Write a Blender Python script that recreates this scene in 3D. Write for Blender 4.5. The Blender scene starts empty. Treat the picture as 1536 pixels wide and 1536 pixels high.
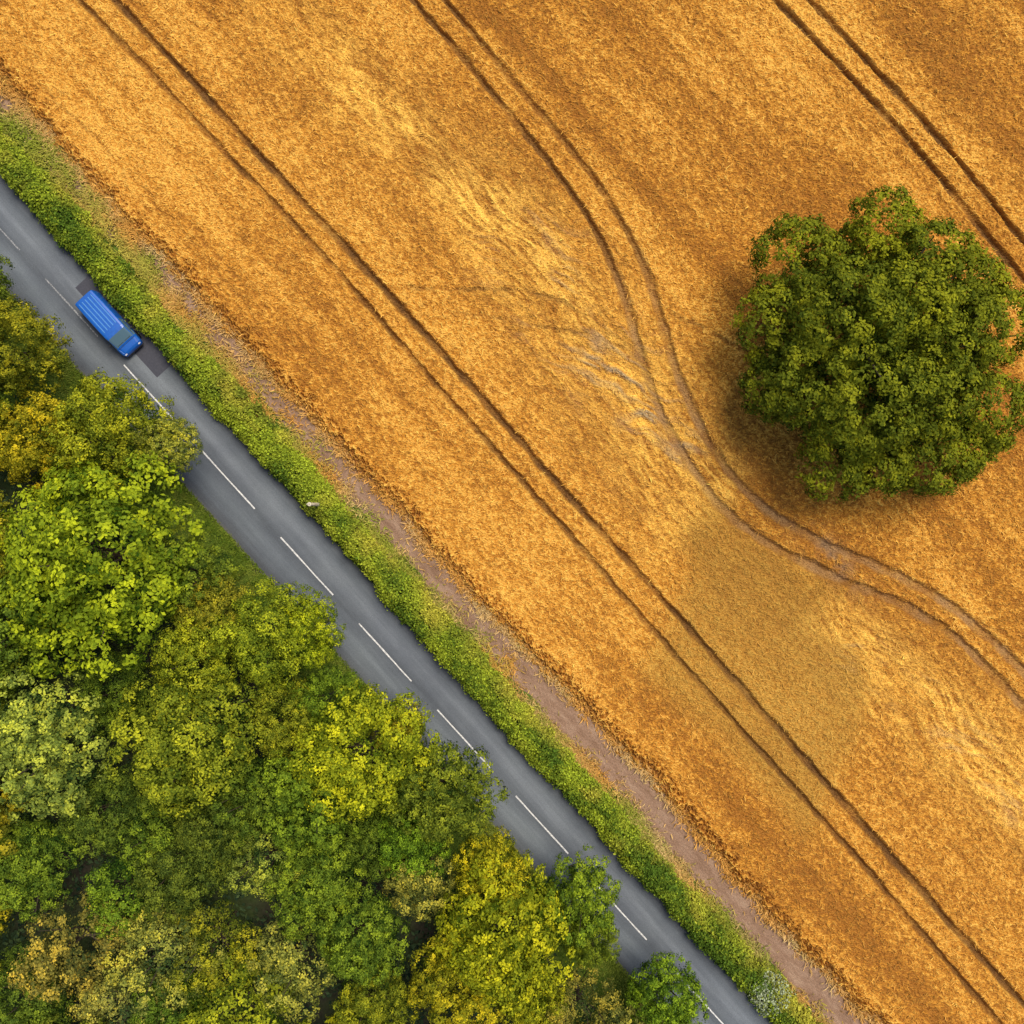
import bpy, math, numpy as np
from mathutils import Matrix, Vector
S=80/1536.0; H=80.0
DU=np.array([0.6727,-0.7399]); DV=np.array([0.7399,0.6727]); V0=14.7
rng0=np.random.default_rng(7)
scene=bpy.context.scene
# ---------------------------------------------------------------- helpers
def gxy(px,py,h=0.0):
    k=(H-h)/H*S
    return (px-768)*k, (768-py)*k
def guv(px,py,h=0.0):
    x,y=gxy(px,py,h)
    return x*DU[0]+y*DU[1], x*DV[0]+y*DV[1]+V0
def uv2w(u,v):
    return u*DU[0]+(v-V0)*DV[0], u*DU[1]+(v-V0)*DV[1]
ANG=math.atan2(DU[1],DU[0])
UVM=Matrix.Translation((-V0*DV[0],-V0*DV[1],0))@Matrix.Rotation(ANG,4,'Z')
_tabs={}
def vnoise(x,y,seed=0):
    if seed not in _tabs: _tabs[seed]=np.random.default_rng(1000+seed).random((256,256))
    T=_tabs[seed]
    xi=np.floor(x).astype(np.int64); yi=np.floor(y).astype(np.int64)
    fx=x-xi; fy=y-yi; fx=fx*fx*(3-2*fx); fy=fy*fy*(3-2*fy)
    a=T[xi&255,yi&255]; b=T[(xi+1)&255,yi&255]; c=T[xi&255,(yi+1)&255]; d=T[(xi+1)&255,(yi+1)&255]
    return (a*(1-fx)+b*fx)*(1-fy)+(c*(1-fx)+d*fx)*fy-0.5
def fbm(x,y,seed=0,o=3):
    r=0;a=1.0;f=1.0;n=0
    for i in range(o):
        r=r+a*vnoise(x*f+i*17.3,y*f+i*9.1,seed+i); n+=a; a*=.5; f*=2.03
    return r/n*1.6
def sstep(a,b,x):
    t=np.clip((x-a)/(b-a),0,1); return t*t*(3-2*t)
def make_mesh(name,verts,quads=None,tris=None,mats=(),matidx=None,attrs=None,cols=None,smooth=False):
    me=bpy.data.meshes.new(name)
    verts=np.asarray(verts,dtype=np.float32)
    me.vertices.add(len(verts)); me.vertices.foreach_set('co',verts.ravel())
    loops=[];starts=[];tot=[];n=0
    if quads is not None and len(quads):
        q=np.asarray(quads,dtype=np.int32); loops.append(q.ravel()); starts.append(n+np.arange(len(q))*4); tot.append(np.full(len(q),4)); n+=q.size
    if tris is not None and len(tris):
        t=np.asarray(tris,dtype=np.int32); loops.append(t.ravel()); starts.append(n+np.arange(len(t))*3); tot.append(np.full(len(t),3)); n+=t.size
    L=np.concatenate(loops).astype(np.int32); st=np.concatenate(starts).astype(np.int32); tt=np.concatenate(tot).astype(np.int32)
    me.loops.add(len(L)); me.loops.foreach_set('vertex_index',L)
    me.polygons.add(len(st)); me.polygons.foreach_set('loop_start',st); me.polygons.foreach_set('loop_total',tt)
    if matidx is not None: me.polygons.foreach_set('material_index',np.asarray(matidx,dtype=np.int32))
    me.polygons.foreach_set('use_smooth',np.full(len(st),smooth,dtype=bool))
    for m in mats: me.materials.append(m)
    if attrs:
        for k,a in attrs.items():
            at=me.attributes.new(k,'FLOAT','POINT'); at.data.foreach_set('value',np.asarray(a,dtype=np.float32))
    if cols:
        for k,c in cols.items():
            at=me.attributes.new(k,'FLOAT_COLOR','POINT'); cc=np.ones((len(verts),4),dtype=np.float32); cc[:,:3]=c
            at.data.foreach_set('color',cc.ravel())
    me.update(calc_edges=True); me.validate()
    return me
def add_obj(name,me,mw=None,parent=None):
    o=bpy.data.objects.new(name,me); scene.collection.objects.link(o)
    if mw is not None: o.matrix_world=mw
    if parent: o.parent=parent
    return o
def new_mat(name,rough=.8,spec=.2):
    m=bpy.data.materials.new(name); m.use_nodes=True
    nt=m.node_tree; b=nt.nodes['Principled BSDF']; b.inputs['Roughness'].default_value=rough
    b.inputs['Specular IOR Level'].default_value=spec
    return m,nt,b
def N(nt,t,**kw):
    n=nt.nodes.new(t)
    for k,v in kw.items():
        if k in n.inputs: n.inputs[k].default_value=v
        else: setattr(n,k,v)
    return n
def noise(nt,vec,scale,detail=4,rough=.6,mapscale=None):
    if mapscale:
        mp=nt.nodes.new('ShaderNodeMapping'); mp.inputs['Scale'].default_value=mapscale
        nt.links.new(vec,mp.inputs['Vector']); vec=mp.outputs[0]
    n=nt.nodes.new('ShaderNodeTexNoise'); n.inputs['Scale'].default_value=scale; n.inputs['Detail'].default_value=detail; n.inputs['Roughness'].default_value=rough
    nt.links.new(vec,n.inputs['Vector']); return n.outputs[0]
def ramp(nt,fac,stops):
    r=nt.nodes.new('ShaderNodeValToRGB'); e=r.color_ramp.elements
    while len(e)<len(stops): e.new(.5)
    for i,(p,c) in enumerate(stops):
        e[i].position=p; e[i].color=(c[0],c[1],c[2],1) if not isinstance(c,(int,float)) else (c,c,c,1)
    nt.links.new(fac,r.inputs[0]); return r.outputs[0]
def mixc(nt,fac,a,b,mode='MIX'):
    m=nt.nodes.new('ShaderNodeMix'); m.data_type='RGBA'; m.blend_type=mode
    for i,x in ((0,fac),(6,a),(7,b)):
        if isinstance(x,(int,float)): m.inputs[i].default_value=x
        elif isinstance(x,tuple): m.inputs[i].default_value=(x[0],x[1],x[2],1)
        else: nt.links.new(x,m.inputs[i])
    return m.outputs[2]
def bump(nt,b,h,strength,dist):
    n=nt.nodes.new('ShaderNodeBump'); n.inputs['Strength'].default_value=strength; n.inputs['Distance'].default_value=dist
    nt.links.new(h,n.inputs['Height']); nt.links.new(n.outputs[0],b.inputs['Normal'])
def objco(nt): return nt.nodes.new('ShaderNodeTexCoord').outputs['Object']

# ---------------------------------------------------------------- materials
def leaf_material(name):
    m,nt,b=new_mat(name,.7,.08)
    oi=nt.nodes.new('ShaderNodeObjectInfo'); at=N(nt,'ShaderNodeAttribute',attribute_name='lvar')
    val=ramp(nt,at.outputs['Fac'],[(0,(.18,.31,.46)),(.5,(1.05,1.05,1)),(1,(2.7,2.25,1.4))])  # leaf tone ramp: bluish dark end paints shade, bright end paints sunlit tips
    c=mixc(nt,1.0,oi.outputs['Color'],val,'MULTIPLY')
    nt.links.new(c,b.inputs['Base Color'])
    tr=nt.nodes.new('ShaderNodeBsdfTranslucent'); nt.links.new(mixc(nt,1.0,c,(1.4,1.3,.5),'MULTIPLY'),tr.inputs[0])
    mx=nt.nodes.new('ShaderNodeMixShader'); mx.inputs[0].default_value=.22
    nt.links.new(b.outputs[0],mx.inputs[1]); nt.links.new(tr.outputs[0],mx.inputs[2])
    nt.links.new(mx.outputs[0],nt.nodes['Material Output'].inputs[0])
    return m
M_leaf=leaf_material('foliage')
M_bark,nt,b=new_mat('bark',.9,.1)
nt.links.new(ramp(nt,noise(nt,objco(nt),3,5,.7,(4,4,1)),[(.3,(.05,.038,.026)),(.7,(.14,.11,.08))]),b.inputs[0])
M_plant,nt,b=new_mat('plants',.8,.06)
at=N(nt,'ShaderNodeAttribute',attribute_name='pcol'); nt.links.new(at.outputs['Color'],b.inputs[0])
M_wheat,nt,b=new_mat('wheat',.9,.05)
at=N(nt,'ShaderNodeAttribute',attribute_name='pcol')
co=objco(nt)
f=ramp(nt,noise(nt,co,14,2,.8,(.7,1,1)),[(.3,(.50,.44,.38)),(.5,(1,1,1)),(.7,(1.38,1.43,1.45))])
nt.links.new(mixc(nt,1.0,at.outputs['Color'],f,'MULTIPLY'),b.inputs[0])
M_ground,nt,b=new_mat('ground_soil',.95,.1)
co=objco(nt)
nt.links.new(mixc(nt,ramp(nt,noise(nt,co,.25,5),[(.4,0.0),(.6,1.0)]),ramp(nt,noise(nt,co,4,5),[(.3,(.03,.045,.015)),(.7,(.06,.09,.03))]),ramp(nt,noise(nt,co,3,5),[(.3,(.03,.028,.02)),(.7,(.06,.055,.04))])),b.inputs[0])
M_verge,nt,b=new_mat('verge_grass',.95,.1)
co=objco(nt)
nt.links.new(ramp(nt,noise(nt,co,2.5,6,.75),[(.3,(.05,.09,.012)),(.5,(.10,.16,.02)),(.75,(.19,.21,.04))]),b.inputs[0]); bump(nt,b,noise(nt,co,14,3),.8,.08)
M_track,nt,b=new_mat('track_earth',.95,.1)
co=objco(nt)
c1=ramp(nt,noise(nt,co,1.2,7,.7,(.35,1,1)),[(.3,(.20,.115,.07)),(.5,(.29,.18,.118)),(.7,(.39,.265,.18))])
c2=ramp(nt,noise(nt,co,9,4,.7),[(.3,(.7,.7,.7)),(.7,(1.25,1.25,1.25))])
nt.links.new(mixc(nt,1.0,c1,c2,'MULTIPLY'),b.inputs[0]); bump(nt,b,noise(nt,co,6,5),.8,.1)
M_road,nt,b=new_mat('asphalt',.8,.3)
co=objco(nt)
at=N(nt,'ShaderNodeAttribute',attribute_name='rv')
base=ramp(nt,at.outputs['Fac'],[(0,(.12,.12,.10)),(.05,(.078,.088,.103)),(.16,(.104,.122,.145)),(.30,(.136,.160,.186)),(.42,(.106,.124,.147)),(.5,(.09,.105,.125)),(.58,(.114,.132,.157)),(.72,(.158,.182,.213)),(.84,(.108,.127,.153)),(.95,(.068,.079,.096)),(1,(.055,.062,.06))])
n1=ramp(nt,noise(nt,co,1.0,6,.65,(.12,1.6,1)),[(.25,(.76,.76,.76)),(.75,(1.24,1.22,1.2))])
n2=ramp(nt,noise(nt,co,22,4,.8),[(.3,(.66,.66,.66)),(.7,(1.34,1.34,1.34))])
n3=ramp(nt,noise(nt,co,.09,4,.6),[(.35,(.82,.82,.85)),(.65,(1.18,1.17,1.13))])
c=mixc(nt,1.0,mixc(nt,1.0,mixc(nt,1.0,base,n1,'MULTIPLY'),n2,'MULTIPLY'),n3,'MULTIPLY')
nt.links.new(c,b.inputs[0]); bump(nt,b,noise(nt,co,40,2),.3,.01)
M_patch,nt,b=new_mat('asphalt_repair',.85,.25)
co=objco(nt)
nt.links.new(ramp(nt,noise(nt,co,6,6,.8),[(.3,(.05,.052,.068)),(.7,(.08,.083,.105))]),b.inputs[0])
M_paint,nt,b=new_mat('road_paint',.7,.3)
co=objco(nt)
nt.links.new(mixc(nt,ramp(nt,noise(nt,co,7,6,.8),[(.42,1.0),(.56,0.0)]),(.78,.78,.76),(.42,.43,.44)),b.inputs[0])
M_paintw,nt,b=new_mat('road_paint_worn',.7,.3)
co=objco(nt)
nt.links.new(mixc(nt,ramp(nt,noise(nt,co,6,6,.8),[(.45,1.0),(.6,0.0)]),(.40,.41,.42),(.13,.14,.155)),b.inputs[0])

# ---------------------------------------------------------------- ground
g=make_mesh('ground',[(-1500,-1500,-.02),(1500,-1500,-.02),(1500,1500,-.02),(-1500,1500,-.02)],quads=[(0,1,2,3)],mats=[M_ground])
add_obj('ground',g)
def strip(name,v_lo,v_hi,z,mat,u0=-700,u1=700,rag=.12,seed=3,nv=2,attr=False,step=.4):
    us=np.concatenate([np.linspace(u0,-80,20)[:-1],np.arange(-80,80.01,step),np.linspace(80,u1,20)[1:]]) if u0<-80 else np.arange(u0,u1+.01,step)
    lo=v_lo+rag*fbm(us*.5,us*0,seed); hi=v_hi+rag*fbm(us*.5,us*0+5,seed+3)
    t=np.linspace(0,1,nv)
    V=lo[:,None]*(1-t)+hi[:,None]*t
    P=np.stack([np.repeat(us[:,None],nv,1),V,np.full_like(V,z)],-1).reshape(-1,3)
    i=np.arange(len(us)-1)[:,None]*nv+np.arange(nv-1)[None,:]; i=i.ravel()
    q=np.stack([i,i+nv,i+nv+1,i+1],1)
    at={'rv':np.tile(t,len(us))} if attr else None
    return add_obj(name,make_mesh(name,P,quads=q,mats=[mat],attrs=at),UVM)
strip('grass_verge',-9.5,-2.7,0.0,M_verge,rag=1.5)
strip('hedge_verge',2.7,6.4,0.0,M_verge,rag=.3,seed=9)
strip('dirt_track',6.0,9.8,0.006,M_track,rag=.5,seed=14)
strip('road',-2.95,2.98,0.02,M_road,rag=.22,seed=21,nv=12,attr=True)
up0,_=guv(128,418); up1,_=guv(252,560)
strip('road_repair_patch',1.25,2.85,0.024,M_patch,u0=up0,u1=up1,rag=.03,step=.5)
vs=[];qs=[];mi=[]
for k in range(-60,60):
    a=-28.9+9.1*k
    if a<-300 or a>300: continue
    worn = 1 if a<-30 else 0
    n=len(vs); w=.055
    for j in range(7):
        uu=a+6.1*j/6
        vs+= [(uu,-w+.01*math.sin(uu*3),.029),(uu,w+.012*math.sin(uu*5),.029)]
    for j in range(6):
        qs.append((n+2*j,n+2*j+2,n+2*j+3,n+2*j+1)); mi.append(worn)
add_obj('road_centre_line',make_mesh('road_centre_line',vs,quads=qs,mats=[M_paint,M_paintw],matidx=mi),UVM)

# ---------------------------------------------------------------- wheat field
HT=.7
step=.09
def geo(a,b,n): 
    return a+(b-a)*(np.linspace(0,1,n)**2.2)
us=np.concatenate([geo(-60,-700,40)[::-1][:-1],np.arange(-60,60.01,step),geo(60,700,40)[1:]])
vv=np.concatenate([np.arange(6.9,75,step),geo(75,700,45)[1:]])
U,V=np.meshgrid(us,vv,indexing='ij')
def curve(pts,h=HT,sm=1.2,ext=.3):
    p=np.array([guv(x,y,h) for x,y in pts]); 
    uu=np.arange(-90,90,.1)
    s0=(p[1,1]-p[0,1])/(p[1,0]-p[0,0]); s1=(p[-1,1]-p[-2,1])/(p[-1,0]-p[-2,0])
    s0*=ext; s1*=ext
    vl=np.interp(uu,p[:,0],p[:,1])
    vl=np.where(uu<p[0,0],p[0,1]+s0*(uu-p[0,0]),vl); vl=np.where(uu>p[-1,0],p[-1,1]+s1*(uu-p[-1,0]),vl)
    kx=np.arange(-40,41)*.1; kk=np.exp(-kx**2/(2*sm*sm)); kk/=kk.sum()
    vp=np.pad(vl,40,mode='edge'); vl=np.convolve(vp,kk,'valid')
    sl=np.gradient(vl,uu)
    def f(u,v):
        a=np.interp(u,uu,vl); b=np.interp(u,uu,sl)
        return (v-a)/np.sqrt(1+b*b)
    return f
A1=curve([(118,0),(215,98),(330,222),(450,345),(560,468),(640,562),(740,672),(850,797),(1000,968),(1150,1138),(1300,1303),(1500,1536)])
A2=curve([(172,0),(260,92),(400,245),(550,405),(700,572),(850,742),(1000,905),(1150,1075),(1300,1243),(1400,1358),(1536,1508)])
B1=curve([(620,0),(690,80),(760,165),(830,250),(880,320),(915,390),(942,460),(962,540),(990,620),(1030,690),(1075,755),(1130,803),(1200,842),(1280,878),(1360,908),(1430,950),(1490,1010),(1536,1062)])
B2=curve([(668,0),(740,85),(810,170),(880,250),(932,330),(968,400),(990,470),(1012,550),(1040,620),(1078,690),(1122,742),(1175,782),(1240,818),(1320,850),(1400,890),(1470,942),(1536,1008)])
C1=curve([(1165,0),(1250,88),(1330,172),(1400,252),(1470,340),(1536,418)])
C2=curve([(1215,0),(1300,88),(1390,185),(1460,265),(1536,362)])
wob=.12*fbm(U*.6,V*.6,5)+.10*vnoise(U*2.2,V*2.2,6)
dA1,dA2,dB1,dB2,dC1,dC2=[np.abs(f(U,V)+wob) for f in (A1,A2,B1,B2,C1,C2)]
def tram(d,w,seed):
    ww=w*(1+.6*fbm(U*.8,V*.8,seed)); return 1-sstep(ww*.45,ww*1.5,d)
inB=sstep(-12,-2,U)*(1-sstep(36,44,U)) 
T=np.maximum.reduce([tram(dA1,.20,31)*.85,tram(dA2,.25,32),tram(dB1,.22,33)*.9,tram(dB2,.22,34)*.9,tram(dC1,.22,35),tram(dC2,.22,36)])
T*=np.clip(.9+.9*fbm(U*.35,V*.35,37),.4,1)
TB=np.maximum(tram(dB1,.32,33),tram(dB2,.32,34))*inB
T=np.maximum(T,TB*.95)
def span(a,b,fa,fb): return sstep(a-fa,a,U)*(1-sstep(b,b+fb,U))
def faint(pts,w,amp,seed):
    f=curve(pts,sm=.35,ext=1.); a=guv(*pts[0],HT)[0]; b=guv(*pts[-1],HT)[0]
    d=np.abs(f(U,V)+2.2*wob); return amp*(1-sstep(w*.3,w*1.4,d))*span(a,b,1,1)*np.clip(.6+1.4*fbm(U*.9,V*.9,seed),0,1)
FT=np.maximum.reduce([faint([(610,432),(700,436),(790,436),(850,458),(900,495),(945,516)],.16,.6,301),
  faint([(700,470),(780,485),(860,497),(940,520)],.14,.6,303),faint([(1020,478),(1080,505),(1125,530)],.18,.7,305),
  faint([(60,130),(150,215),(260,330),(380,470)],.10,.35,307),faint([(1300,840),(1380,900),(1440,925),(1500,945)],.15,.4,309)])
T=np.maximum(T,FT)
L1=curve([(300,-120),(450,30),(600,180),(750,330),(860,460),(940,580),(1000,680),(1050,760)],sm=2)
L2=curve([(1180,880),(1240,930),(1300,985),(1400,1070),(1536,1210)],sm=2)
ua=guv(560,150)[0]; ub=guv(1060,760)[0]; uc=guv(1235,925)[0]; ue=guv(1500,1200)[0]
warp=2.2*fbm(U*.12,V*.12,41)
lod1=np.exp(-((L1(U,V)+warp)/(2.6+2.4*sstep(ua,ub,U)))**2)*span(ua,ub,18,2)
lod2=np.exp(-((L2(U,V)+warp*.7)/3.2)**2)*span(uc,ue,2,12)
lod=np.clip(np.maximum(lod1,lod2)*(.8+1.0*fbm(U*.2,V*.4,44)),0,1)
core1=np.exp(-((L1(U,V)+warp)/3.0)**2)*span(guv(770,370)[0],guv(1020,680)[0],4,3)
core2=np.exp(-((L2(U,V)+.8*warp)/1.7)**2)*span(guv(1290,980)[0],guv(1500,1180)[0],3,6)
core=np.clip(core1+core2,0,1)*np.clip(.65+1.6*fbm(U*.25,V*.25,47),0,1)
poly=np.array([guv(*p,HT) for p in [(1065,755),(1150,815),(1262,875),(1235,930),(1300,1000),(1290,1090),(1220,1270),(1120,1150),(960,1010),(1035,880),(1030,800)]])
Uw=U+1.0*fbm(U*.3,V*.3,51); Vw=V+1.0*fbm(U*.3,V*.3,54)
def inpoly(X,Y,P):
    r=np.zeros(X.shape,bool); n=len(P)
    for i in range(n):
        x1,y1=P[i]; x2,y2=P[(i+1)%n]
        if y1==y2: continue
        c=((y1>Y)!=(y2>Y))&(X<(x2-x1)*(Y-y1)/(y2-y1)+x1); r^=c
    return r
bp=inpoly(Uw,Vw,poly).astype(float)
def boxblur(a,n,ax):
    c=np.cumsum(np.concatenate([np.repeat(np.take(a,[0],ax),n//2+1,ax),a,np.repeat(np.take(a,[-1],ax),n//2,ax)],ax),ax)
    L=a.shape[ax]; return (np.take(c,np.arange(n,n+L),ax)-np.take(c,np.arange(0,L),ax))/n
for ax in (0,1):
    for _ in range(2): bp=boxblur(bp,19,ax)
fine=rng0.random(U.shape)-.5
fine2=rng0.random(U.shape)-.5
med=vnoise(U/.28,V/.18,61)
rw=.6*fbm(U*.1,V*.1,60)
row=vnoise(U/4,V/.30+rw,63); row2=vnoise(U/9,V/.75+rw,163)
flow=V+1.6*fbm(U*.16,V*.2,65)
strk=vnoise(U/1.6,flow/.22,66)+.5*vnoise(U/.8,flow/.13,67)
big=fbm(U*.05,V*.09,70); bandn=fbm(U*.012,V*.3,73,4); blot=fbm(U*.5,V*.9,170)
fc=V-.35*U+2.4*fbm(U*.22,V*.22,76)
strkc=vnoise((U+.5*V)/2.2,fc/.34,77)+.4*vnoise((U+.5*V)/1.2,fc/.17,78)
gap=np.clip(med*1.0+fine*.9,-.8,.8)
hgt=HT+.11*fine+.09*med+.06*row*(1-lod)+.04*row2+.04*blot
hgt+=lod*(.14*strk-.05)+core*(.30*strkc-.10)
hgt=hgt*(1-T)+T*(.18+.1*fine+.08*med+.15*TB)
hgt+=FT*.3
edge=np.interp(us,*np.array(sorted([guv(x,y,.4) for x,y in [(-400,-320),(0,122),(130,272),(300,455),(430,592),(560,732),(700,890),(850,1042),(1000,1198),(1150,1372),(1290,1520),(1600,1850)]])).T)
edge=edge+.35*fbm(us*.35,us*0,80)+.3*fbm(us*1.6,us*0,83)
em=sstep(-.3,1.3,V-edge[:,None]+.8*(fine+med))
Z=hgt*em-.06*(1-em)
c_or=np.array([.54,.236,.031]); c_br=np.array([.75,.415,.078]); c_bn=np.array([.32,.130,.023]); c_soil=np.array([.16,.08,.028])
c_lod=np.array([.92,.56,.105]); c_gr=np.array([.34,.26,.16]); c_pat=np.array([.38,.215,.042])
def mixn(a,b,t): t=np.clip(t,0,1)[...,None]; return a*(1-t)+b*t
rightB=sstep(0,3,B2(U,V)+.6*warp)
far=rightB*(1-.75*sstep(8,20,U))
t=np.clip(.52+.85*bandn+.55*big+.25*blot+.45*fine2+.8*gap+.28*row+.18*row2-.20*far,0,1)
C=mixn(np.broadcast_to(c_bn,U.shape+(3,)),np.broadcast_to(c_or,U.shape+(3,)),np.clip(t*2.0,0,1))
C=mixn(C,c_br,np.clip(t*2-1,0,1))
C=mixn(C,c_lod,lod*(.50+1.0*strk+.45*gap))
C=mixn(C,c_gr,core*np.clip(.0+1.9*strkc,0,.85))
C=mixn(C,c_lod,core*np.clip(-1.6*strkc,0,.8))
C=mixn(C,c_pat,bp*(.62+.4*med))
C=mixn(C,c_soil,T*(.95+.3*med)*(1-.5*TB))
C=mixn(C,np.array([.36,.22,.10]),TB*(.35+.9*vnoise(U/1.2,V/1.2,90)))
ux,vx=guv(1245,835,HT)
ch=np.exp(-((U-ux)/3.0)**2-((V-vx)/1.0)**2)*np.clip(.5+2.5*fbm(U*1.1,V*1.1,95),0,1)
C=mixn(C,np.array([.24,.17,.11]),ch*.8); Z=Z-ch*.3*em
C=mixn(C,np.array([.42,.24,.09]),(1-em)*.7)
nu,nv=U.shape
P=np.stack([U,V,Z],-1).reshape(-1,3)
i=(np.arange(nu-1)[:,None]*nv+np.arange(nv-1)[None,:]).ravel()
q=np.stack([i,i+nv,i+nv+1,i+1],1)
me=make_mesh('wheat_field',P,quads=q,mats=[M_wheat],cols={'pcol':C.reshape(-1,3)})
add_obj('wheat_field',me,UVM)

# ---------------------------------------------------------------- leaves
def unit(a): return a/np.maximum(np.linalg.norm(a,axis=-1,keepdims=True),1e-6)
def leaf_quads(rng,p,n,size,aspect=.62):
    r=unit(rng.normal(size=p.shape)); t=unit(np.cross(n,r)); b_=np.cross(n,t)
    s=size[:,None]
    V=np.stack([p+t*s*.6,p+b_*s*.6*aspect+n*s*.08,p-t*s*.6,p-b_*s*.6*aspect+n*s*.08],1).reshape(-1,3)
    q=np.arange(len(p)*4).reshape(-1,4)
    return V,q
def tube(path,radii,seg=7):
    path=np.array(path,float); vs=[];qs=[]
    for i,pt in enumerate(path):
        d=path[min(i+1,len(path)-1)]-path[max(i-1,0)]; d=d/np.linalg.norm(d)
        a=np.cross(d,[0.3,.9,.1]); a/=np.linalg.norm(a); b_=np.cross(d,a)
        for k in range(seg):
            th=2*math.pi*k/seg; vs.append(pt+radii[i]*(a*math.cos(th)+b_*math.sin(th)))
    for i in range(len(path)-1):
        for k in range(seg):
            qs.append((i*seg+k,i*seg+(k+1)%seg,(i+1)*seg+(k+1)%seg,(i+1)*seg+k))
    return np.array(vs),np.array(qs)
def lobes_to_tree(name,rng,LC,LR,OUT,Ht,R,clumpd,lpc,leaf,crad,trunk_r,nlimb=14,vbias=0.,LB=None):
    cs=[];ns=[];var=[]
    for ii,(c,r,o) in enumerate(zip(LC,LR,OUT)):
        k=max(8,int(clumpd*r*r))
        d=unit(rng.normal(size=(k,3)))
        dt=d@o; d=np.where((dt<-.15)[:,None],-d,d)
        pos=c+d*r*rng.uniform(.66,1.06,(k,1))
        lt=rng.normal()*.10+(LB[ii] if LB is not None else 0)
        cs.append(pos); ns.append(unit(d+.3*o+np.array([0,0,.2]))); var.append(.31+vbias+lt+.11*rng.normal(size=k)+.32*np.clip(d[:,2],-.5,1))  # random tone plus painted light: upward clumps lighter, downward ones darker
    cs=np.concatenate(cs);ns=np.concatenate(ns);var=np.concatenate(var)
    K=len(cs)
    off=rng.normal(size=(K,lpc,3))*crad*np.array([1,1,.7])
    p=(cs[:,None]+off).reshape(-1,3)
    n=unit(np.repeat(ns,lpc,0)*1.3+.7*unit(rng.normal(size=p.shape))+.4*unit(off.reshape(-1,3)))
    sz=leaf*rng.uniform(.65,1.35,len(p))
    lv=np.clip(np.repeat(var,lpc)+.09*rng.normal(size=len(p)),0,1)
    V,q=leaf_quads(rng,p,n,sz)
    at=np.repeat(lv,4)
    VS=[V];QS=[q];n0=len(V);wood=0
    th=Ht*.42
    v,qq=tube([(0,0,-.1),(0,0,.3),(.08,.05,th*.5),(0,.1,th),(.1,0,Ht*.6)],[trunk_r*1.5,trunk_r*1.1,trunk_r*.9,trunk_r*.75,trunk_r*.25],9)
    VS.append(v);QS.append(qq+n0);n0+=len(v);wood+=len(qq)
    idx=rng.choice(len(LC),min(nlimb,len(LC)),replace=False)
    for j in idx:
        z0=th*rng.uniform(.7,1.1); a=np.array([0.03,.05,z0]); e=LC[j]-OUT[j]*LR[j]*.5; m=(a+e)/2+np.array([0,0,-.1*R])+rng.normal(size=3)*.04*R
        v,qq=tube([a,m,e],[trunk_r*.42,trunk_r*.26,trunk_r*.07],6)
        VS.append(v);QS.append(qq+n0);n0+=len(v);wood+=len(qq)
    V=np.concatenate(VS);Q=np.concatenate(QS)
    at=np.concatenate([at,np.zeros(len(V)-len(at))])
    mi=np.concatenate([np.zeros(len(q),int),np.ones(wood,int)])
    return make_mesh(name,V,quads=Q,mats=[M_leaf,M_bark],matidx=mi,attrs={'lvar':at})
def spread_dirs(rng,n,zmin):
    out=[]
    while len(out)<n:
        c=unit(rng.normal(size=(12,3))); c=c[c[:,2]>zmin]
        if len(c)==0: continue
        if out:
            o=np.array(out); m=(c@o.T).max(1); out.append(c[np.argmin(m)])
        else: out.append(c[0])
    return np.array(out)
def tree_variant(name,seed,R,Ht,nm,sub,leaf=.22,clumpd=24,lpc=9,crad=.17,zc=.58,az=.40,mr=(.26,.40),sr=(.08,.14)):
    rng=np.random.default_rng(seed)
    D=spread_dirs(rng,nm,-.15); ph=rng.uniform(0,6.28,3); th=np.arctan2(D[:,1],D[:,0])
    f=1+.09*np.sin(2*th+ph[0])+.08*np.sin(3*th+ph[1])
    LC=[];LR=[];OUT=[];LB=[]
    for d,ff in zip(D,f):
        mR=R*rng.uniform(*mr); rr=rng.uniform(.56,.70)*ff
        c=np.array([d[0]*R*rr,d[1]*R*rr,Ht*zc+d[2]*Ht*az*.75+rng.uniform(-.07,.04)*Ht]); tone=rng.normal()*.06
        for dd in spread_dirs(rng,sub,-.3):
            LC.append(c+dd*mR*np.array([.85,.85,.8])*rng.uniform(.8,1.08)); LR.append(R*rng.uniform(*sr)); OUT.append(unit(dd+.3*d+np.array([0,0,.3]))); LB.append(tone+.06*dd[2])  # random mass tone, with lobe tops painted slightly lighter as if sunlit
    for d in spread_dirs(rng,16,-.1):
        LC.append(np.array([d[0]*R*.55,d[1]*R*.55,Ht*zc*.9+d[2]*Ht*az*.35])); LR.append(R*.22); OUT.append(unit(d+np.array([0,0,.8]))); LB.append(-.26)  # inner fill lobes, leaf colour darkened to paint shade into crown gaps
    return lobes_to_tree(name,rng,np.array(LC),np.array(LR),np.array(OUT),Ht,R,clumpd,lpc,leaf,crad,R*.055,LB=LB)
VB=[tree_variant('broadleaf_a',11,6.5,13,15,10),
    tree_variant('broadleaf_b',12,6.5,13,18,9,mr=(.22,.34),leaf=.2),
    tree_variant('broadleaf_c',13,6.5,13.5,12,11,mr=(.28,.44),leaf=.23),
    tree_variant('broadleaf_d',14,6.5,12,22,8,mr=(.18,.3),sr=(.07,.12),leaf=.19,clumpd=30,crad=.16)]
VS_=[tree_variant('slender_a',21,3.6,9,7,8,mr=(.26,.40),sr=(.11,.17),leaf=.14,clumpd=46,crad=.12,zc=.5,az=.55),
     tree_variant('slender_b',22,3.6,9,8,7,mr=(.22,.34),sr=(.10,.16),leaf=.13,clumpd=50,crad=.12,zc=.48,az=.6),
     tree_variant('slender_c',23,3.6,8.5,6,9,mr=(.3,.42),sr=(.12,.18),leaf=.15,clumpd=40,crad=.13,zc=.5,az=.52)]
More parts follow.
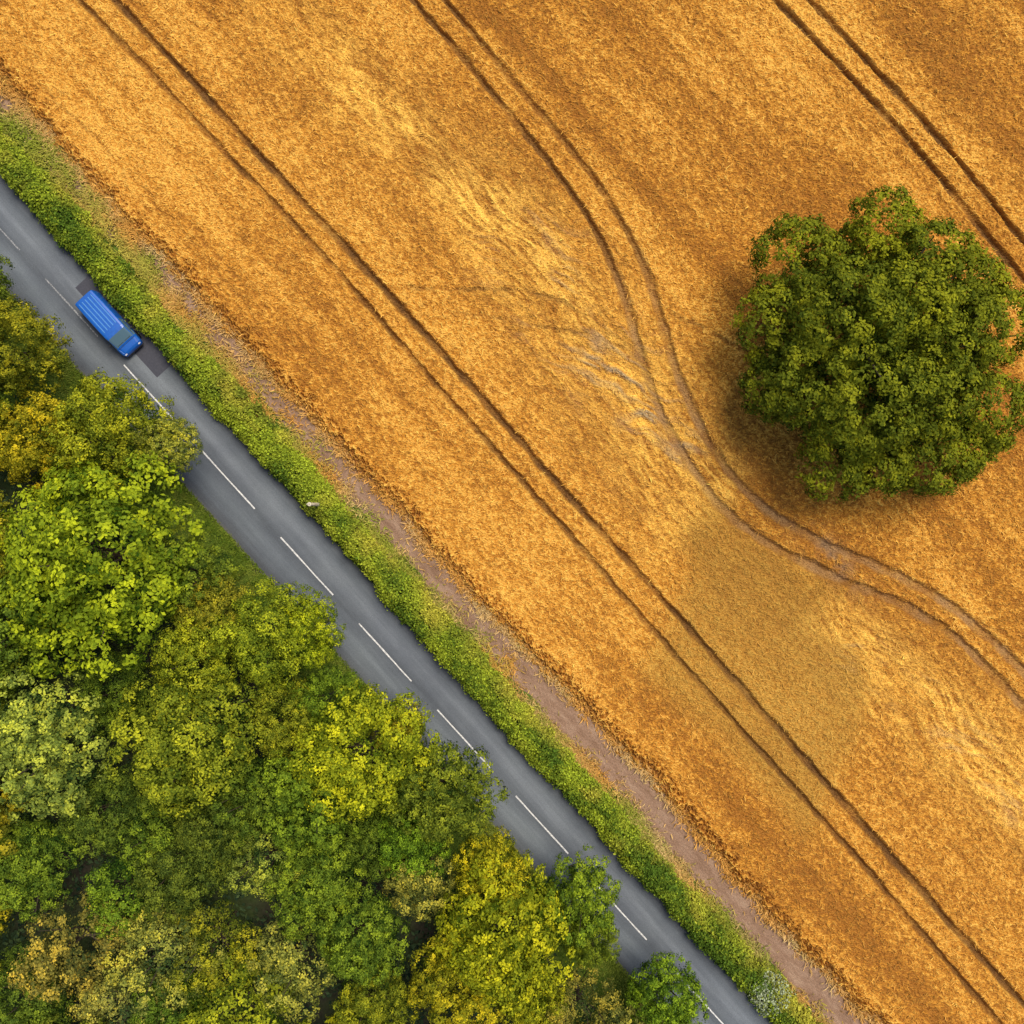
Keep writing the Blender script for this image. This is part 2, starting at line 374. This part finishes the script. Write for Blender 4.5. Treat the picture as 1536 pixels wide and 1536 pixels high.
BR=(.225,.305,.016); YG=(.30,.335,.016); OL=(.235,.26,.020); DK=(.10,.155,.02); PO=(.28,.315,.06); BN=(.275,.28,.045); MG=(.15,.22,.02)
trees=[
(15,525,85,12,OL,0,1),(-50,430,70,11,MG,0,0),(-60,620,90,12,OL,0,2),
(165,655,102,12,OL,0,3),(60,660,85,11,YG,0,0),(255,665,52,9.5,PO,0,1),
(148,838,170,15,BR,0,0),(290,860,75,9.5,MG,0,2),(20,930,105,12,MG,0,2),(325,925,75,9.5,OL,0,1),
(405,948,98,12,OL,0,3),(465,945,58,11,YG,0,1),(300,985,85,11,OL,0,1),
(55,1120,115,14,PO,0,2),(285,1105,130,13.5,OL,0,3),(170,1040,70,8,DK,0,1),
(545,1130,118,12.5,YG,0,1),(657,1188,90,11,MG,0,0),(600,1090,48,9,OL,0,3),(470,1190,95,10,MG,0,2),(490,1050,60,8.5,MG,0,1),(620,1260,70,10,MG,0,3),
(430,1075,70,9.5,OL,0,1),(160,1215,75,8,DK,0,1),(270,1310,80,9,DK,0,3),(380,1190,75,9,DK,0,2),
(755,1395,122,13,YG,0,0),(735,1305,70,11,YG,0,1),(865,1345,72,10,MG,0,2),(690,1465,80,11,YG,0,2),(885,1405,48,9,MG,0,1),
(640,1325,76,10,BN,1,0),(470,1320,85,9.5,MG,0,0),(560,1260,60,8,DK,0,1),(400,1290,64,10,BN,1,1),
(240,1430,90,11,PO,1,1),(110,1420,95,11,BN,1,0),(180,1340,66,9,MG,1,2),(50,1300,85,9,MG,0,3),(320,1420,76,10,OL,1,1),
(440,1455,86,10,PO,1,0),(540,1400,80,10,MG,0,0),(350,1520,95,11,OL,1,2),(180,1520,85,10,PO,1,1),(40,1500,85,9,DK,0,1),(260,1500,60,8,DK,0,2),
(560,1510,75,9,OL,0,3),(870,1515,76,9,BN,1,1),(1000,1495,66,9.5,MG,0,0),(800,1500,60,9,YG,0,1),(950,1565,65,9,PO,0,2),
(330,1240,75,8,DK,0,0),(220,1250,66,8,MG,1,0),(-70,820,120,13,OL,0,1),(-90,1020,120,13,MG,0,0),(-80,1230,120,12,OL,0,2),(-70,1420,100,12,YG,0,3),
(90,1620,100,12,MG,0,0),(280,1640,100,12,OL,0,1),(470,1620,90,12,YG,0,2),(650,1620,90,12,OL,0,3),(800,1630,90,11,MG,0,0),(1050,1640,70,10,OL,0,1),(920,1660,80,10,YG,0,2),
(-200,700,120,12,OL,0,2),(-210,950,120,12,MG,0,1),(-220,1180,130,13,YG,0,0),(-200,1450,120,12,OL,0,3),(0,1700,120,12,YG,0,2),(-160,420,90,11,MG,0,1),(-170,250,70,10,OL,0,0)]
rt=np.random.default_rng(5)
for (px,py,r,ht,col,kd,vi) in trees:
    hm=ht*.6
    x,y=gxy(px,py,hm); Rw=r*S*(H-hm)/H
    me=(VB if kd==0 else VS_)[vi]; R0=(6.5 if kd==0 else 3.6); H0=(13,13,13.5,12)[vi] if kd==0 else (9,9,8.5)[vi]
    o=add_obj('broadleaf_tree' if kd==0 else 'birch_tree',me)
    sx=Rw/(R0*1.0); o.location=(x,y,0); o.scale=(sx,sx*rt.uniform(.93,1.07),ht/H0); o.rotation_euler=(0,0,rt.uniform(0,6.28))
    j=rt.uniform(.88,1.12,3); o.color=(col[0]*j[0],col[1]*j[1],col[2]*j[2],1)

# ---- lone oak
rng=np.random.default_rng(99)
cx,cy=gxy(1325,515,7)
maj=[(1205,390,76,8),(1335,342,62,8.5),(1178,480,76,7.5),(1290,465,98,12),(1410,392,76,9.5),(1440,495,92,10.5),(1508,482,66,7.5),(1165,582,50,5.5),(1222,575,80,9.5),(1312,595,104,12),
(1260,692,62,6.5),(1325,690,52,7.),(1404,687,64,7.),(1488,612,68,7.5),(1405,585,84,11),(1375,450,72,12),(1450,668,48,6),(1460,418,52,7.5)]
LC=[];LR=[];OUT=[];LB=[]
for (px,py,r,z) in maj:
    mx,my=gxy(px,py,z); R_=r*S*(H-z)/H; c=np.array([mx-cx,my-cy,z-R_*.4])
    k=int(9+R_*5); tone=rng.normal()*.05
    d=spread_dirs(rng,k,-.25)
    for dd in d:
        LC.append(c+dd*np.array([R_*.78,R_*.78,R_*.85])*rng.uniform(.84,1.06)); LR.append(rng.uniform(.6,.95)); OUT.append(unit(dd+np.array([0,0,.3]))); LB.append(tone+.08*dd[2])  # random tone per mass; upper lobes get painted-in light
for k in range(105):
    r_=8.3*math.sqrt((k+.5)/105)
    LC.append(np.array([r_*math.cos(k*2.39996),r_*math.sin(k*2.39996),7.8-4.2*(r_/9.5)**2+rng.uniform(-.5,.5)])); LR.append(rng.uniform(1.0,1.4)); OUT.append(np.array([0,0,1.])); LB.append(-.24)  # lower fill foliage, shade of the clefts painted into its leaf tone
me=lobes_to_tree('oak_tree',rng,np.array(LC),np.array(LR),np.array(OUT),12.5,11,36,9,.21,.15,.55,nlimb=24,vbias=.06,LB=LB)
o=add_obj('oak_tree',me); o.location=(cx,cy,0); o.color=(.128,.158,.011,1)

# ---- hedge
rng=np.random.default_rng(3)
K=27000
hu=rng.uniform(-78,78,K); th=np.pi*rng.beta(1.1,1.1,K)
hw=1.12+.45*fbm(hu*.25,hu*0,101)+.5*fbm(hu*1.3,np.sign(np.cos(th))*3,104); hh=1.5+.5*fbm(hu*.2,hu*0+4,102)+.8*fbm(hu*1.1,np.cos(th)*2,106)
vc=4.2+.3*fbm(hu*.15,hu*0+9,105)
cc=np.stack([hu,vc+hw*np.cos(th),.1+hh*np.sin(th)**.7],1); nn=unit(np.stack([0*hu,np.cos(th),np.sin(th)+.3],1))
lpc=7
off=rng.normal(size=(K,lpc,3))*.14; p=(cc[:,None]+off).reshape(-1,3); n=unit(np.repeat(nn,lpc,0)+.9*unit(rng.normal(size=p.shape)))
LV,LQ=leaf_quads(rng,p,n,rng.uniform(.10,.22,len(p)))
g1=np.array([.31,.38,.026]);g2=np.array([.075,.135,.014]);g3=np.array([.48,.42,.05]);g4=np.array([.35,.4,.24])
t=np.clip(.62+1.4*fbm(hu*.5,cc[:,1]*.9,110)+.25*rng.normal(size=K)-.28*sstep(10,40,hu),0,1)
col=g2+(g1-g2)*t[:,None]
t3=np.clip(1.1*fbm(hu*.5,cc[:,1]*.9,115)+.3*np.cos(th)-.05,0,1)[:,None]; col=col*(1-t3)+g3*t3
fl=(np.exp(-((hu-guv(1150,1480)[0])/1.8)**2)*rng.random(K)>.45)[:,None]; col=np.where(fl,g4,col)
col=np.clip(np.repeat(np.repeat(col,lpc,0)*rng.uniform(.6,1.4,(K*lpc,1)),4,0),0,.8)
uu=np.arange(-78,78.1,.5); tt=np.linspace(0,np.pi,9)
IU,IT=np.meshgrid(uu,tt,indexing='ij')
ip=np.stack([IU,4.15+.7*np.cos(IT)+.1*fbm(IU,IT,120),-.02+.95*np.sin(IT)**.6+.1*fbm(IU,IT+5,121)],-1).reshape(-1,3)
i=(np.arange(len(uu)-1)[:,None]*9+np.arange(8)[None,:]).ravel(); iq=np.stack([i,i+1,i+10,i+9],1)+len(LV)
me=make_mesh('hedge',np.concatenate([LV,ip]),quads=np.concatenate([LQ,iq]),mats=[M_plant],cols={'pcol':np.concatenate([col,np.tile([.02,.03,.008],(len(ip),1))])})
add_obj('hedge',me,UVM)

# ---- grasses
def blades(name,u,v,h,w,lean,col,rng,z0=0.,hd=None):
    n=len(u); a=rng.uniform(0,2*np.pi,n); b_=rng.uniform(0,2*np.pi,n) if hd is None else hd
    l=lean*h
    base=np.stack([u,v,np.full(n,z0)],1); side=np.stack([np.cos(b_+1.57),np.sin(b_+1.57),.3*np.sin(a)],1)*w[:,None]
    mid=base+np.stack([np.cos(b_)*l*.45,np.sin(b_)*l*.45,h*.7],1); tip=base+np.stack([np.cos(b_)*l,np.sin(b_)*l,h],1)
    P=np.stack([base-side*.5,base+side*.5,mid+side*.5,tip,mid-side*.5],1).reshape(-1,3)
    k=np.arange(n)*5
    q=np.stack([k,k+1,k+2,k+4],1); t=np.stack([k+4,k+2,k+3],1)
    return add_obj(name,make_mesh(name,P,quads=q,tris=t,mats=[M_plant],cols={'pcol':np.repeat(col,5,0)}),UVM)
rng=np.random.default_rng(8)
n=95000
u=rng.uniform(-65,65,n); v=5.0+np.abs(rng.normal(size=n))*.75*(1+.9*fbm(u*.15,u*0,130))
left=1-sstep(-45,-18,u); v=v+left*rng.uniform(0,2.6,n)
eu=np.interp(u,us,edge)
fr=rng.random(n)<.22; v=np.where(fr,eu+.4-np.abs(rng.normal(size=n))*.4,v)
keep=(vnoise(u*.7,v*.9,133)+.5>rng.uniform(0,.9,n)*(1-.5*left))&(v>4.6); u,v,fr=u[keep],v[keep],fr[keep]; n=len(u)
straw=np.array([.60,.41,.17]);org=np.array([.62,.32,.07]);grn=np.array([.26,.31,.03]);olv=np.array([.46,.39,.07])
s=np.clip(.42+1.3*fbm(u*.3,v*.7,140)+.25*(v-5.9)+.2*rng.normal(size=n)+.5*fr,0,1)[:,None]; s2=np.clip(.6+1.6*fbm(u*.25,v*.5,145),0,1)[:,None]
col=(grn*(1-s2)+olv*s2)*(1-s)+(straw*(1-s2)+org*s2)*s; col*=rng.uniform(.7,1.25,(n,1))
blades('dry_grass',u,v,rng.uniform(.12,.45,n),rng.uniform(.04,.09,n),rng.uniform(.4,1.6,n),np.clip(col,0,.9),rng)
n=60000
u=rng.uniform(-65,65,n); v=-2.8-rng.exponential(1.3,n); v=np.maximum(v,-8)
s=np.clip(.4+1.2*fbm(u*.4,v*.8,150)+.2*rng.normal(size=n),0,1)[:,None]
col=np.array([.10,.16,.014])*(1-s)+np.array([.24,.28,.04])*s
blades('verge_grass',u,v,rng.uniform(.06,.28,n),rng.uniform(.03,.06,n),rng.uniform(.4,1.4,n),col,rng)
n=14000
u=rng.uniform(-65,65,n); v=2.95+rng.exponential(.25,n)
col=np.array([.09,.13,.014])*rng.uniform(.6,1.5,(n,1))
blades('hedge_grass',u,v,rng.uniform(.06,.22,n),rng.uniform(.03,.05,n),rng.uniform(.3,1.1,n),col,rng)
n=330000
u=rng.uniform(-58,58,n); v=rng.uniform(7,73,n)
x,y=uv2w(u,v); k=(np.abs(x)<44)&(np.abs(y)<44)
ee=np.interp(u,us,edge); k&=(v>ee-.1)
k&=(vnoise(u/.6,v/.4,201)+.5>rng.random(n)*.8)
tb=np.ones(n,bool)
for f_ in (A1,A2,B1,B2,C1,C2): tb&=np.abs(f_(u,v))>.32
k&=tb; u,v=u[k],v[k]; n=len(u)
iu=np.clip(np.searchsorted(us,u),0,nu-1); iv=np.clip(np.searchsorted(vv,v),0,nv-1)
cb=C[iu,iv]; lum=cb.mean(1,keepdims=True)
col=.6*cb+.4*np.array([.62,.34,.07])*(lum/.3); col=col*rng.uniform(.7,1.5,(n,1))
h=rng.uniform(.03,.16,n)
hd=rng.normal(size=n)*.9+3.0*fbm(u*.06,v*.06,211)+np.where(rng.random(n)<.5,0,np.pi)
ob=blades('wheat_ears',u,v,h,rng.uniform(.03,.055,n),rng.uniform(1.,3.4,n),np.clip(col,0,.95),rng,z0=0,hd=hd)
mm=ob.data; cop=np.empty(len(mm.vertices)*3,dtype=np.float32); mm.vertices.foreach_get('co',cop); cop=cop.reshape(-1,3)
cop[:,2]+=np.repeat(np.maximum(Z[iu,iv],.02),5)-.01; mm.vertices.foreach_set('co',cop.ravel()); mm.update()

# ---- undergrowth in wood
rng=np.random.default_rng(18)
K=7000
u=rng.uniform(-75,75,K); v=-6-rng.uniform(0,46,K)
z=np.clip(1.4+3.2*fbm(u*.25,v*.25,160),.2,3.5)
cc=np.stack([u,v,z],1); lpc=8
p=(cc[:,None]+rng.normal(size=(K,lpc,3))*.4).reshape(-1,3); n=unit(np.array([0,0,1.])+.8*unit(rng.normal(size=p.shape)))
LV,LQ=leaf_quads(rng,p,n,rng.uniform(.25,.45,len(p)))
me=make_mesh('undergrowth',LV,quads=LQ,mats=[M_leaf],attrs={'lvar':np.repeat(np.clip(.4+.2*rng.normal(size=len(p)),0,1),4)})
o=add_obj('undergrowth',me,UVM); o.color=(.05,.085,.04,1)

# ---------------------------------------------------------------- van
M_blue,nt,b=new_mat('blue_paint',.35,.5)
nt.links.new(ramp(nt,noise(nt,objco(nt),5,5),[(.3,(.006,.09,.42)),(.7,(.010,.12,.50))]),b.inputs[0]); b.inputs['Coat Weight'].default_value=.3
M_rib,nt,b=new_mat('blue_paint_roof_rib',.35,.5); b.inputs[0].default_value=(.09,.28,.62,1)
M_glass,nt,b=new_mat('window_glass',.12,.7); b.inputs[0].default_value=(.10,.18,.24,1)
M_tyre,nt,b=new_mat('tyre',.9,.1); b.inputs[0].default_value=(.02,.02,.02,1)
M_trim,nt,b=new_mat('black_trim',.6,.3); b.inputs[0].default_value=(.03,.03,.033,1)
M_lamp,nt,b=new_mat('headlamp',.15,.6); b.inputs[0].default_value=(.7,.7,.7,1)
M_red,nt,b=new_mat('tail_lamp',.2,.6); b.inputs[0].default_value=(.4,.02,.01,1)
vu,vw=guv(160,484,1.7)
vx_,vy_=uv2w(vu,vw)
van=bpy.data.objects.new('van',None); scene.collection.objects.link(van); van.empty_display_size=.3
van.matrix_world=Matrix.Translation((vx_,vy_,.02))@Matrix.Rotation(ANG,4,'Z')
def vpart(name,me):
    o=bpy.data.objects.new(name,me); scene.collection.objects.link(o); o.parent=van; return o
st=[(-2.62,.90,.78,1.86,1.15,.42),(-2.55,.96,.84,1.93,1.15,.34),(-1.2,.98,.87,1.97,1.15,.30),(.35,.98,.87,1.97,1.15,.30),(.95,.98,.86,1.95,1.14,.30),(1.18,.97,.82,1.90,1.12,.30),(1.88,.95,.80,1.28,1.06,.30),(2.02,.94,.80,1.16,1.02,.30),(2.42,.90,.74,1.02,.92,.32),(2.56,.82,.66,.90,.80,.36),(2.62,.74,.6,.72,.62,.40)]
ring=[]
for (x,w,wt,zt,zb,z0) in st:
    half=[(w*.9,z0),(w,z0+.12),(w,zb),(wt+.03,zb+(zt-zb)*.82),(wt-.02,zt-.035),(wt*.8,zt),(wt*.3,zt+.012)]
    ring.append([(x,-a,z) for a,z in half]+[(x,a,z) for a,z in reversed(half)])
nr=14; vs=[p for r in ring for p in r]; qs=[];mi=[]
for i in range(len(ring)-1):
    for k in range(nr):
        k2=(k+1)%nr
        qs.append((i*nr+k,(i+1)*nr+k,(i+1)*nr+k2,i*nr+k2))
        g=0
        if i==5 and k in (4,5,6,7,8): g=1
        if i in (3,4,5) and k in (2,10): g=1
        if k==13: g=2
        mi.append(g)
body=make_mesh('body',vs,quads=qs,mats=[M_blue,M_glass,M_trim],matidx=mi)
import bmesh
bm=bmesh.new(); bm.from_mesh(body); bm.verts.ensure_lookup_table()
bm.faces.new([bm.verts[k] for k in range(nr)][::1]); bm.faces.new([bm.verts[(len(ring)-1)*nr+k] for k in reversed(range(nr))])
bmesh.ops.recalc_face_normals(bm,faces=bm.faces); bm.to_mesh(body); bm.free()
bo=vpart('body',body); bv=bo.modifiers.new('b','BEVEL'); bv.width=.03; bv.segments=2; bv.limit_method='ANGLE'; bv.angle_limit=.5
def box(name,cx,cy,cz,sx,sy,sz,mat,bev=.01):
    bm=bmesh.new(); bmesh.ops.create_cube(bm,size=1); bmesh.ops.scale(bm,vec=(sx,sy,sz),verts=bm.verts)
    bmesh.ops.bevel(bm,geom=bm.edges[:],offset=min(bev,min(sx,sy,sz)*.4),segments=2,affect='EDGES')
    bmesh.ops.translate(bm,vec=(cx,cy,cz),verts=bm.verts)
    me=bpy.data.meshes.new(name); bm.to_mesh(me); bm.free(); me.materials.append(mat); return vpart(name,me)
for j,y in enumerate((-.58,-.29,0,.29,.58)): box('roof_rib_%d'%(j+1),-.85,y,1.985,2.9,.07,.035,M_rib,.012)
for s_ in (-1,1):
    n_='left' if s_>0 else 'right'
    box('mirror_'+n_,1.35,s_*1.09,1.22,.14,.2,.24,M_trim,.04)
    box('headlamp_'+n_,2.46,s_*.66,.86,.24,.26,.12,M_lamp,.04)
    box('tail_lamp_'+n_,-2.62,s_*.84,1.0,.06,.1,.5,M_red,.02)
    box('side_rub_strip_'+n_,-.5,s_*.985,.62,3.4,.03,.09,M_trim,.01)
    for nm,x in (('front',1.72),('rear',-1.65)):
        bm=bmesh.new(); bmesh.ops.create_cone(bm,cap_ends=True,segments=24,radius1=.34,radius2=.34,depth=.22)
        bmesh.ops.rotate(bm,matrix=Matrix.Rotation(math.pi/2,3,'X'),verts=bm.verts); bmesh.ops.translate(bm,vec=(x,s_*.885,.34),verts=bm.verts)
        me=bpy.data.meshes.new('wheel'); bm.to_mesh(me); bm.free(); me.materials.append(M_tyre); vpart('wheel_%s_%s'%(nm,n_),me)
box('front_bumper',2.6,0,.45,.12,1.6,.22,M_trim,.04); box('rear_bumper',-2.66,0,.45,.1,1.7,.2,M_trim,.03)
box('bonnet_seam',2.0,0,1.185,.03,1.5,.02,M_trim,.004)
box('wiper_left',1.82,.3,1.355,.03,.55,.02,M_trim,.004); box('wiper_right',1.82,-.35,1.355,.03,.55,.02,M_trim,.004)
box('rear_window_frame',-2.64,0,1.5,.03,1.2,.4,M_glass,.01)

# ---------------------------------------------------------------- pole in hedge
M_wood,nt,b=new_mat('pale_weathered_wood',.8,.2)
nt.links.new(ramp(nt,noise(nt,objco(nt),4,5,.7,(8,8,1)),[(.3,(.45,.40,.28)),(.7,(.7,.64,.5))]),b.inputs[0])
bx,by=gxy(484,757,0)
v,qq=tube([(0,0,-.2),(0,0,2.5),(0,0,5.2)],[.15,.135,.12],14)
v2,q2=tube([(0,0,5.2),(0,0,5.27),(0,0,5.3)],[.15,.15,.03],14)
v3,q3=tube([(-.3,.0,4.9),(.3,.0,4.9)],[.035,.035],8)
me=make_mesh('utility_pole',np.concatenate([v,v2,v3]),quads=np.concatenate([qq,q2+len(v),q3+len(v)+len(v2)]),mats=[M_wood])
o=add_obj('utility_pole',me); o.location=(bx,by,0)

# ---------------------------------------------------------------- light
el=math.radians(66); az=math.radians(52)
sd=Vector((math.cos(el)*math.cos(az),math.cos(el)*math.sin(az),math.sin(el)))
sun=bpy.data.lights.new('sun','SUN'); sun.energy=3.2; sun.angle=math.radians(28); sun.color=(1,.89,.71)
so=bpy.data.objects.new('sun',sun); scene.collection.objects.link(so); so.rotation_euler=sd.to_track_quat('Z','Y').to_euler(); so.location=(60,50,90)
w=bpy.data.worlds.new('World'); scene.world=w; w.use_nodes=True; nt=w.node_tree
sk=nt.nodes.new('ShaderNodeTexSky'); sk.sky_type='NISHITA'; sk.sun_disc=False; sk.sun_elevation=el; sk.sun_rotation=math.pi/2-az
sk.dust_density=2.5
nt.links.new(sk.outputs[0],nt.nodes['Background'].inputs[0]); nt.nodes['Background'].inputs[1].default_value=.14
cam=bpy.data.cameras.new('camera'); cam.sensor_width=36; cam.angle=2*math.atan(.5); cam.clip_end=5000; cam.clip_start=.5
co_=bpy.data.objects.new('camera',cam); scene.collection.objects.link(co_); co_.location=(0,0,H); scene.camera=co_
scene.view_settings.view_transform='Standard'; scene.view_settings.look='None'; scene.view_settings.exposure=0
